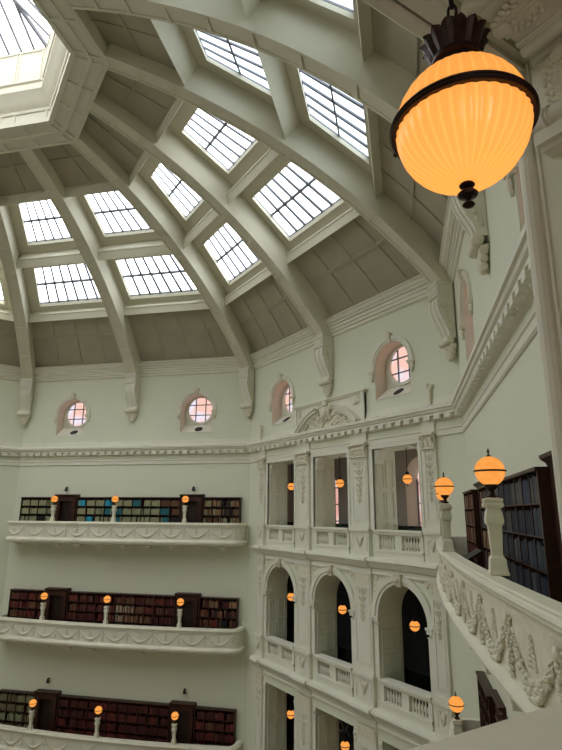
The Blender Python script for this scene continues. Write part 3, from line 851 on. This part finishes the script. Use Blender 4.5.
def swag_mbs(fine):
    """local x along, y out, z; a garland between x=-SW/2 and SW/2, the drop at its left end, the sprig above it"""
    rnd = random.Random(5); n = 34 if fine else 14
    j = lambda a: rnd.uniform(-a, a)
    cat = lambda u: (-SW/2+.09+(SW-.18)*u, -.05-.36*sin(pi*u)**.8)
    g = MB(); g.tube([(cat(i/20)[0], .004, cat(i/20)[1]) for i in range(21)], .018, 6)
    for i in range(n+1):
        u = i/n; x, z = cat(u); th = .024+.036*sin(pi*u)**1.5
        if fine:
            for k in range(4):
                e = th*rnd.uniform(.34,.62)
                g.blob((x+j(.02), .014+abs(j(.02)), z+(k-1.5)*th*.62+j(.008)), (e*1.15,e*.9,e*.95), 7, 5, j(1))
        else: g.blob((x,.02,z), (th*1.2,th,th*1.05), 6, 4)
    d = MB(); d.tube([(-SW/2,.004,.03),(-SW/2,.004,-.2),(-SW/2,.004,-.5)], .012, 6)
    for k, (dx,dz_,r_) in enumerate(((0,-.0,.055),(.02,-.08,.036),(-.02,-.15,.038),(.02,-.22,.04),(-.02,-.29,.038),(.015,-.36,.034),(0,-.42,.03),(0,-.48,.022))):
        x0 = -SW/2+dx; d.blob((x0, .018, dz_), (r_*.95,r_*.65,r_), 7 if fine else 6, 5 if fine else 4, .2)
        if fine:
            for s in (-1,1):
                d.blob((x0+s*(.045), .013, dz_-.03), (r_*.8,.016,r_*.36), 6, 4, -s*.7)
                d.blob((x0+s*(.065), .010, dz_+.015), (r_*.6,.014,r_*.3), 6, 4, s*.5)
                d.blob((x0+s*(.022), .024, dz_+.035), (r_*.42,.018,r_*.42), 6, 4)
    p = MB(); p.tube([(0,.002,0),(0,.002,-.12),(0,.002,-.26)], .007, 5)
    for k in range(6):
        z = -.02-.042*k; r_ = .015+.004*k
        p.blob((0,.012,z),(r_*.8,.02,.026),6,4)
        for s in (-1,1): p.blob((s*(.02+.010*k),.010,z-.01),(r_*1.1,.016,.012),6,4,-s*.7)
    return (('garland', g), ('garland_drop', d), ('sprig', p))
SWMESH = {}
def balcony(th, z, label, fine):
    """z = top of the coping"""
    T = F(th); bow = bowC if th == FC else bowA; PL = plan_pts(bow)
    b = thing('balcony', T(0,.7,z-1.2), 0, label, 'balcony', 'bowed plaster balconies with swag friezes')
    def sweep(prof, name, m):
        pts = PL; mb = MB(T); mb.loft([[(p[0]+p[2]*d, p[1]+p[3]*d, z+h) for d, h in prof] for p in pts]); return obj(name, mb, m, b, sharp=25)
    sweep([(-.25,0),(-.02,0),(.0,-.015),(.0,-.045),(.025,-.06),(.04,-.10),(.02,-.13),(.01,-.16),(-.02,-.21),(-.02,-.22),(-.25,-.22)] if th != FC else [(-.20,0),(-.02,0),(.0,-.015),(.0,-.035),(.02,-.05),(.03,-.08),(.015,-.10),(.01,-.13),(-.03,-.17),(-.03,-.18),(-.20,-.18)], 'coping', M['coping'])
    fb, kb = (-.83, .62) if th == FC else (-.86, 1.0)
    cb = -.18 if th == FC else -.22
    sweep([(-.05,cb),(-.05,cb-.02),(-.035,cb-.03),(-.035,cb-.05),(-.06,cb-.06),(-.06,fb),(-.20,fb),(-.20,cb)], 'frieze', M['relief'] if th == FC else M['cream'])
    sweep([(d, fb-h*kb) for d, h in ((-.06,0),(-.02,.01),(.0,.04),(.04,.07),(.06,.12),(.055,.17),(.02,.22),(0,.26),(-.10,.30),(-.20,.32),(-.20,0))], 'base_moulding', M['coping'])
    mb = MB(T)
    mb.loft([[(p[0]-p[2]*.2,p[1]-p[3]*.2 if p[1]-p[3]*.2 > .02 else .02,z-1.19) for p in PL],[(p[0]-p[2]*.2,p[1]-p[3]*.2 if p[1]-p[3]*.2 > .02 else .02,z-1.05) for p in PL]])
    obj('floor_slab', mb, M['cream'], b, sharp=20)
    for i in range(10):
        t = -6.05+12.1*i/9; mb = MB(T); o = bow(t)
        mb.box(t-.14,t+.14,o-.48,o-.16,z-1.30,z-1.185); mb.box(t-.18,t+.18,o-.50,o-.14,z-1.21,z-1.185)
        obj('modillion', mb, M['cream'], b)
    key = 'fine' if fine else 'coarse'
    for i in range(11):
        t = -6.12+SW*i; t0, t1 = t-.05, t+.05
        if t > (7.0 if th == FC else 6.3): continue
        os_ = []
        X = Vector(T(t, bow(t)-.06, z-.32)); Y = Vector(T(t1, bow(t1), 0))-Vector(T(t0, bow(t0), 0))
        ax = Y.normalized(); az_ = Vector((0,0,1)); ay = az_.cross(ax)
        inw = Vector(T(0,1,0))-Vector(T(0,0,0))
        if ay.dot(inw) < 0: ay = -ay; ax = -ax
        if key not in SWMESH:
            SWMESH[key] = []
            for nm, m_ in swag_mbs(fine):
                o = obj(nm, m_, M['relief'], b, local=True, sharp=0); o.data.polygons.foreach_set('use_smooth', [True]*len(o.data.polygons))
                SWMESH[key].append((nm, o.data)); os_.append(o)
        else:
            for nm, me in SWMESH[key]:
                o = bpy.data.objects.new(nm, me); COL.objects.link(o); o.parent = b; os_.append(o)
        for o in os_:
            o.location = X - Vector(b.location); o.rotation_euler = Matrix((ax, ay, az_)).transposed().to_euler()
            if th == FC: o.scale = (1,1.2,1.06)
    return b
ZB1, ZB2, ZB3 = -.56, -5.63, -10.76
ZC1, ZC2 = -.69, -5.72
balcony(FA, ZB1, 'top balcony of the left wall, with pale journals on its shelves', False)
balcony(FA, ZB2, 'middle balcony of the left wall, with dark red volumes on its shelves', False)
balcony(FA, ZB3, 'lowest balcony of the left wall, cut by the bottom edge', False)
balcony(FC, ZC1, 'near balcony on the right wall with large plaster garlands', True)
balcony(FC, ZC2, 'lower right balcony mostly hidden below the garlanded one', False)

post0 = None
def post(th, t, z, label, back=.135):
    global post0
    T = F(th); bow = bowC if th == FC else bowA; X = T(t, bow(t)-back, z); rz = rad(th)+pi/2
    if post0 is None:
        post0 = build_post(); tag(post0, label, 'lamp', 'globe lamps on plaster pedestals along the balconies'); post0.location = X; post0.rotation_euler = (0,0,rz)
    else: dup(post0, X, rz, label)
for z, wd in ((ZB1,'top'),(ZB2,'middle'),(ZB3,'lowest')):
    for t, nm in ((-3.72,'left'),(.06,'middle'),(4.05,'right')):
        post(FA, t, z, '%s globe lamp on the %s balcony of the left wall' % (nm, wd))
post(FC, 4.45, ZC1, 'nearest globe lamp on the garlanded right balcony', .21)
post(FC, .4, ZC1, 'second globe lamp along the garlanded right balcony', .09)
post(FC, -3.9, ZC1, 'farthest globe lamp on the right balcony, half hidden behind the second', .22)
post(FC, -3.9, ZC2, 'globe lamp on the lower right balcony above the stone coping', .22)

# ------------------------------------------------------------------ bookcases, doors and books
SECT = (('left',-6.55,-4.28),('middle',-2.93,3.38),('right',4.68,6.78))
DEP = .30
def bookcase(th, zf, t0, t1, label, ncol):
    """zf = balcony floor; the case top is 2.37 above"""
    T = F(th); top = zf+2.37; DEP = .22 if th == FC else .30
    b = thing('bookcase', T((t0+t1)/2, DEP/2, zf), 0, label, 'bookcase', 'dark wooden bookcases on the balconies')
    mb = MB(T); mb.box(t0,t1,.005,.02,zf,top-.05); obj('back_panel', mb, M['wood2'], b)
    for e in (t0, t1-.05):
        mb = MB(T); mb.box(e,e+.05,.02,DEP,zf,top-.05); obj('side_panel', mb, M['wood'], b)
    mb = MB(T); mb.box(t0-.02,t1+.02,.005,DEP+.03,top-.05,top); obj('top_board', mb, M['wood'], b)
    mb = MB(T); mb.box(t0+.05,t1-.05,.02,DEP-.01,zf,zf+.50); obj('plinth', mb, M['wood2'], b)
    for i in range(4):
        z = zf+.52+.455*i
        mb = MB(T); mb.box(t0+.05,t1-.05,.02,DEP-.005,z-.02,z); obj('shelf', mb, M['wood'], b)
    w = (t1-t0-.10)/ncol
    for k in range(1, ncol):
        x = t0+.05+w*k
        mb = MB(T); mb.box(x-.012,x+.012,.02,DEP-.004,zf+.52,top-.05); obj('divider', mb, M['wood'], b)
    return [(t0+.05+w*k+.016, t0+.05+w*(k+1)-.016) for k in range(ncol)]
dn = [0]
def doorway(th, zf, t0, t1):
    dn[0] += 1
    T = F(th); top = zf+2.37; DEP = .03 if th == FC else .30
    d = thing('door_%d' % dn[0], T((t0+t1)/2,.15,zf), 0, kind='structure')
    mb = MB(T); mb.box(t0+.02,t0+.26,.005,DEP+.04,zf,top); mb.box(t1-.26,t1-.02,.005,DEP+.04,zf,top); mb.box(t0+.26,t1-.26,.005,DEP+.04,top-.22,top)
    obj('door_frame', mb, M['wood'], d)
    mb = MB(T); mb.box(t0+.26,t1-.26,.005,.08,zf,top-.22)
    for z0, z1 in ((zf+.1,zf+.95),(zf+1.05,top-.3)): frame_strip(mb, t0+.34, t1-.34, z0, z1, .08, .06, .02)
    obj('door_leaf', mb, M['wood2'], d)
    mb = MB(T); mb.run([(.005,top),(DEP+.05,top),(DEP+.07,top+.05),(DEP+.14,top+.10),(DEP+.15,top+.15),(.005,top+.16)], t0-.04, t1+.04)
    obj('cornice', mb, M['wood'], d)
BOOKS = MB()        # all the far books
BK = list(BOOKCOL)
BMATS = [M['bk_'+k] for k in BK]
PAL = {('A',1,'left'):'pale pale pale2 pale pale',('A',1,'middle'):'pale pale pale2 pale pale pale2',('A',1,'right'):'tan brown black brown tan pale brown',
       ('A',2,'left'):'red maroon brown brown red',('A',2,'middle'):'maroon red maroon brown',('A',2,'right'):'brown maroon red tan black maroon',
       ('A',3,'left'):'olive olive brown pale2',('A',3,'middle'):'maroon maroon red maroon',('A',3,'right'):'maroon maroon red maroon brown',
       ('C',1,'left'):'red tan red black tan',('C',1,'right'):'navy slate',('C',2,'left'):'tan brown red',('C',2,'middle'):'brown maroon tan',('C',2,'right'):'brown maroon'}
def far_books(th, zf, cols, key):
    rnd = random.Random(str(key)); T = F(th); pal = PAL[key].split()
    for ci, (a, b) in enumerate(cols):
        for i in range(4):
            z = zf+.52+.455*i; t = a; cell = rnd.choice(pal); lim = b
            if key[:2] == ('A',1) and key[2] != 'right':
                u = rnd.random()
                if u < .035: cell = 'cyan'; lim = b-.12
                elif u < .16: cell = 'teal' if rnd.random() < .6 else 'black'
                elif ci >= len(cols)-2 and key[2] == 'middle': cell = rnd.choice(('brown','black','pale'))
            if key == ('A',2,'middle') and 5 <= ci <= 7: cell = rnd.choice(('cream','cream','tan','brown') if ci < 7 else ('brown','tan','maroon'))
            if rnd.random() < .12: t += rnd.uniform(.05,.15)
            mono = key[1] == 1 and key[2] != 'right' and key[0] == 'A'
            while t < lim-.03:
                w = rnd.uniform(.035,.06) if not mono else rnd.uniform(.05,.07)
                c = cell if (mono and rnd.random() < .93) or rnd.random() < .55 else rnd.choice(pal)
                h = rnd.uniform(.27,.36) if not mono else rnd.uniform(.30,.33)
                BOOKS.T = T; BOOKS.mi = BK.index(c)
                BOOKS.box(t+.002, min(t+w,b)-.002, .03, (.17 if th == FC else .25)-rnd.uniform(0,.02), z+.002, z+h)
                t += w
                if rnd.random() < .03: t += rnd.uniform(.03,.12)
# near individual books
KIND = {}
def near_book(T, th, t, w, h, z, col, label):
    q = (round(w/.012), round(h/.03), col)
    wq, hq = q[0]*.012, q[1]*.03
    if q not in KIND:
        mb = MB(); d = .175
        pr = [(-wq/2+.002,0),(wq/2-.002,0),(wq/2-.002,d*.93),(wq/4,d),(-wq/4,d),(-wq/2+.002,d*.93)]
        mb.loft([[(x,y,zz) for x, y in pr] for zz in (0,hq*.16,hq*.165,hq*.18,hq*.185,hq*.8,hq*.805,hq*.82,hq*.825,hq)])
        o = obj('book', mb, M['bk_'+col], None, local=True, sharp=30); KIND[q] = o
        nb = o
    else:
        nb = KIND[q].copy(); COL.objects.link(nb)
    nb.location = T(t+w/2, .03, z+.002); nb.rotation_euler = (0,0,rad(th)+pi/2)
    tag(nb, label, 'book', 'bound volumes on the right balcony shelves')
    return nb
ORD = 'first second third fourth fifth sixth seventh eighth ninth tenth eleventh twelfth'.split()
CNAME = dict(navy='navy blue', slate='slate blue', grey='grey', blue='blue', green='dark green', black='black', brown='brown', red='dark red', tan='tan', cream='cream', maroon='maroon', pale='pale green')
def near_books(th, zf, cols, case, palf, nmax):
    T = F(th); rnd = random.Random(11+len(case)); cnt = 0
    RN = ('bottom','third','second','top'); n = len(cols)
    for ci in range(n-1, -1, -1):
        a, b = cols[ci]
        for i in range(3, -1, -1):
            z = zf+.52+.455*i; t = a+.004; cell = palf(rnd, ci/n, i); k = 0
            while t < b-.05 and k < 12:
                w = rnd.choice((.06,.072,.072,.084,.084))
                if t+w > b: w = b-t
                if w < .045: break
                col = cell if rnd.random() < .75 else palf(rnd, ci/n, i)
                w = max(.048, math.floor(w/.012)*.012)
                if cnt >= nmax:
                    BOOKS.T = T; BOOKS.mi = BK.index(col); BOOKS.box(t+.002,t+w-.002,.03,.20,z+.002,z+.36)
                else:
                    near_book(T, th, t, w, rnd.choice((.33,.36,.36,.39)), z, col,
                        '%s volume, %s from left, %s shelf, %s column from right, %s bookcase' % (CNAME[col], ORD[k], RN[i], ORD[n-1-ci], case))
                    cnt += 1
                k += 1; t += w+.002
                if rnd.random() < .04: t += .03
    return cnt
for fi, th, zbs in (('A',FA,(ZB1,ZB2,ZB3)),('C',FC,(ZC1,ZC2))):
    for li, zb in enumerate(zbs, 1):
        zf = zb-1.05+.005
        for nm, t0, t1 in SECT:
            if fi == 'C' and li == 2 and nm == 'right': continue
            if fi == 'A': lab = 'dark bookcase at the %s of the %s balcony on the left wall' % (nm, ('top','middle','lowest')[li-1])
            elif li == 1: lab = {'left':'far narrow bookcase with red and tan books on the right balcony','middle':'long bookcase of blue and grey volumes on the right balcony','right':'bookcase at the near end of the right balcony'}[nm]
            else: lab = {'left':'far bookcase on the lower right balcony','middle':'long bookcase on the lower right balcony beside the lowest right lamp'}[nm]
            if fi == 'C' and li == 1 and nm == 'right': continue      # outside the frame
            nc = {'left':4,'middle':11,'right':4}[nm]
            cols = bookcase(th, zf, t0, t1, lab, nc)
            if fi == 'C' and li == 1:
                if nm == 'middle':
                    pf = lambda r, u, i: r.choice(('navy','navy','slate','blue','grey','navy','slate') if u > .32 else ('tan','brown','grey','green','red','slate'))
                    used = near_books(th, zf, cols, 'long right balcony', pf, 270)
                elif nm == 'left':
                    pf = lambda r, u, i: r.choice(('red','tan','red','black','brown','tan'))
                    used = near_books(th, zf, cols, 'far right balcony', pf, 30)
            else: far_books(th, zf, cols, (fi,li,nm))
        doorway(th, zf, -4.25, -2.96); 
        if not (fi == 'C' and li == 2): doorway(th, zf, 3.42, 4.65)
bo = obj('books', BOOKS, BMATS, None, sharp=0)
tag(bo, 'rows of small bound volumes filling the balcony bookcases across the hall', 'books', kind='stuff')

# spotlights on the left wall
for t, z, lab in ((-3.8,1.25,'small black spotlight above the left door of the top balcony'),(4.03,1.25,'small black spotlight above the right door of the top balcony'),
                  (-3.74,-8.80,'small black spotlight above the left door of the lowest balcony'),(4.04,-8.80,'small black spotlight above the right door of the lowest balcony')):
    T = F(FA); s = thing('spotlight', T(t,.02,z-.12), 0, lab, 'spotlight', 'spotlights on the left wall')
    mb = MB(T); mb.box(t-.03,t+.03,.005,.12,z+.05,z+.10); obj('bracket', mb, M['black'], s)
    mb = MB(T); mb.tube([(t+.0,.10,z+.06),(t+.03,.17,z-.12)], [.06,.085], 10); obj('lamp_head', mb, M['black'], s)

# black reading stand and stool on the right balcony
T = F(FC)
zf = ZC1-1.05+.005
ds = thing('reading_stand', T(-.2,.85,zf), 0, 'black slanted reading stand on the right balcony between the lamps', 'reading stand')
mb = MB(T); mb.loft([[(-.55,.62,zf+1.02),(.25,.62,zf+1.02),(.25,1.02,zf+.78),(-.55,1.02,zf+.78)],[(-.55,.64,zf+1.06),(.25,.64,zf+1.06),(.25,1.04,zf+.82),(-.55,1.04,zf+.82)]]); obj('slanted_top', mb, M['black'], ds)
mb = MB(T); mb.box(-.19,-.11,.76,.84,zf,zf+.92); obj('column', mb, M['black'], ds)
mb = MB(T); mb.box(-.4,.1,.60,1.0,zf,zf+.04); obj('foot_plate', mb, M['black'], ds)

# ------------------------------------------------------------------ near opening: coping, jamb, brackets
t0, t1, zt = DB
r = thing('balustrade', TD((t0+t1)/2,-.3,Z1), 0, 'broad smooth stone coping in the foreground at the bottom right', 'balustrade')
mb = MB(TD); mb.run([(-.345,-.685),(-.365,-.655),(-.92,-.655),(-.95,-.685),(-.95,-.74),(-.90,-.80),(-.38,-.80),(-.345,-.745)], t0+.005, t1-.005); obj('rail', mb, M['coping'], r, sharp=20)
mb = MB(TD); mb.box(t0+.005,t1-.005,-.88,-.40,Z1,Z1+.22); obj('base', mb, M['cream'], r)
for i in range(10):
    x = t0+.25+(t1-t0-.5)*i/9
    mb = MB(); mb.lathe([(.06,0),(.06,.05),(.035,.08),(.055,.18),(.07,.26),(.05,.38),(.035,.48),(.055,.53),(.06,.6)], TD(x,-.64,Z1+.225), 12); obj('baluster', mb, M['cream'], r)
mb = MB(TD)
def strip(prof): mb.loft([[(t0+a, o, z) for a, o in prof] for z in (Z1, zt)])
strip([(-.02,-.105)]+[(.045*sin(rad(a)), -.055+.05*cos(rad(a))*-1) for a in (0,30,60,90,120,150,180)]+[(-.02,-.005)])
strip([(-.02,-.135),(.012,-.135),(.012,-.12),(-.02,-.12)])
obj('jamb_moulding', mb, M['cream'], W_D, sharp=25)
mb = MB(TD)
for d, h in ((.03,.10),(.07,.05)):
    mb.box(t0,t1,-d-.08,-d,zt-h,zt+.01)
mb.box(t0,t1,-WTH+.05,-.95,zt-.10,zt+.01)
obj('soffit_moulding', mb, M['cream'], W_D)
def leaf(mb, base, U, V, N, L_, W_):
    """acanthus leaf: base point, U along, V across, N out of the surface"""
    B = Vector(base); U, V, N = Vector(U), Vector(V), Vector(N)
    keep = mb.T; 
    def el(c, a, b, h, ang):
        ca, sa = cos(ang), sin(ang); X, Y = U*ca+V*sa, -U*sa+V*ca
        mb.T = lambda x, y, z: tuple(c + X*x + Y*z + N*y)
        mb.blob((0,0,0),(a,h,b),10,6)
    for i in range(6):
        u = i/5; c = B+U*(L_*(.12+.66*u)); ln = W_*(.62-.30*abs(u-.35))
        for s in (-1,1):
            for k, (da, q) in enumerate(((.9,1),(.55,.85))):
                an = s*(da+.25*(1-u)); d = (U*cos(an)+V*sin(an))
                el(c+d*ln*.5*q+N*(.004+.012*u), ln*.52*q, .017, .016, an)
                el(c+d*ln*q+N*(.010+.015*u), .022, .017, .016, an)
    el(B+U*L_*.45, L_*.46, .016, .028, 0)
    el(B+U*L_*.95+N*.03, .05, .05, .03, 0)
    mb.T = keep
E3 = Vector
# bracket on the jamb
b1 = thing('acanthus_bracket', TD(t0+.07,-.36,1.97), 0, 'plaster acanthus bracket on the near jamb right of the big lamp', 'bracket')
mb = MB(TD)
mb.box(t0+.003,t0+.10,-.56,-.20,2.08,2.515)
mb.run([(-.19,2.0),(-.57,2.0),(-.58,2.03),(-.575,2.06),(-.565,2.08),(-.195,2.08),(-.185,2.06),(-.18,2.03)], t0+.003, t0+.13)
mb.run([(-.20,1.97),(-.56,1.97),(-.57,2.0),(-.19,2.0)], t0+.003, t0+.09)
obj('body', mb, M['cream'], b1)
mb = MB(TD)
mb.tube([(t0+.10,-.18,2.14),(t0+.10,-.21,2.14),(t0+.10,-.54,2.14),(t0+.10,-.57,2.14)], [.05,.06,.06,.05], 14)
for o in (-.26,-.285): mb.tube([(t0+.10+.065*cos(a), o, 2.14+.065*sin(a)) for a in [i*pi/8 for i in range(16)]], .008, 5, closed=True)
obj('scroll', mb, M['cream'], b1)
mb = MB(); up = E3((0,0,1)); ix = E3((1,0,0)); ny = E3((0,-1,0))
leaf(mb, TD(t0+.10,-.38,2.17), up, ix, ny, .32, .20)
obj('acanthus_leaf', mb, M['relief'], b1, sharp=60)
# bracket under the soffit
b2 = thing('acanthus_bracket', TD(t0+.40,-.40,zt-.2), 0, 'plaster acanthus bracket under the near soffit above the big lamp', 'bracket')
mb = MB(TD); mb.box(t0+.12,t0+.74,-.90,-.22,zt-.12,zt-.003)
obj('body', mb, M['cream'], b2)
mb = MB(TD); mb.box(t0+.003,t0+.118,-.92,-.20,zt-.14,zt-.10); mb.box(t0+.003,t0+.09,-.92,-.20,zt-.18,zt-.14); mb.box(t0+.003,t0+.06,-.92,-.20,zt-.215,zt-.18)
obj('crown_moulding', mb, M['cream'], b2)
for x, e in ((t0+.20,.035),(t0+.64,-.035)):
    mb = MB(TD)
    mb.tube([(x-e,-.20,zt-.135),(x-e,-.23,zt-.135),(x-e,-.89,zt-.135),(x-e,-.92,zt-.135)], [.03,.045,.045,.03], 14)
    for dx in (.4,1.0): mb.tube([(x+e*dx,-.21,zt-.125),(x+e*dx,-.91,zt-.125)], .015, 6)
    obj('scroll', mb, M['cream'], b2)
dn_ = E3((0,0,-1)); yp = E3((0,1,0))
for o_ in (-.50,-.84):
    mb = MB(); leaf(mb, TD(t0+.42,o_,zt-.125), -ix, yp, dn_, .27, .19)
    obj('acanthus_leaf', mb, M['relief'], b2, sharp=60)

# ------------------------------------------------------------------ raise everything so that the hall floor is z = 0
for o in list(COL.objects):
    if o.parent is None: o.location.z += ZE

# ------------------------------------------------------------------ camera, world, view
cam = bpy.data.cameras.new('camera'); co = bpy.data.objects.new('camera', cam); COL.objects.link(co)
yaw, pit, rol, fpx = rad(147.54), rad(14.16), .0070, 544.2
fw = Vector((cos(pit)*cos(yaw), cos(pit)*sin(yaw), sin(pit))); rt = Vector((sin(yaw), -cos(yaw), 0)); upv = rt.cross(fw)
r2 = rt*cos(rol)+upv*sin(rol); u2 = -rt*sin(rol)+upv*cos(rol)
co.matrix_world = Matrix.Translation((19.029, 2.671, ZE)) @ Matrix((r2, u2, -fw)).transposed().to_4x4()
cam.sensor_fit = 'HORIZONTAL'; cam.sensor_width = 36; cam.lens = fpx*36/562; cam.clip_start = .05; cam.clip_end = 200
SC.camera = co
wd = bpy.data.worlds.new('world'); SC.world = wd; wd.use_nodes = True
wd.node_tree.nodes['Background'].inputs['Color'].default_value = (.5,.6,.7,1); wd.node_tree.nodes['Background'].inputs['Strength'].default_value = .3
SC.view_settings.view_transform = 'Standard'; SC.view_settings.look = 'None'; SC.view_settings.gamma = 1
SC.view_settings.use_curve_mapping = False
SC.view_settings.exposure = 1.08
SC.cycles.max_bounces = 10; SC.cycles.diffuse_bounces = 6; SC.cycles.use_denoising = True
SC.cycles.sample_clamp_indirect = 4
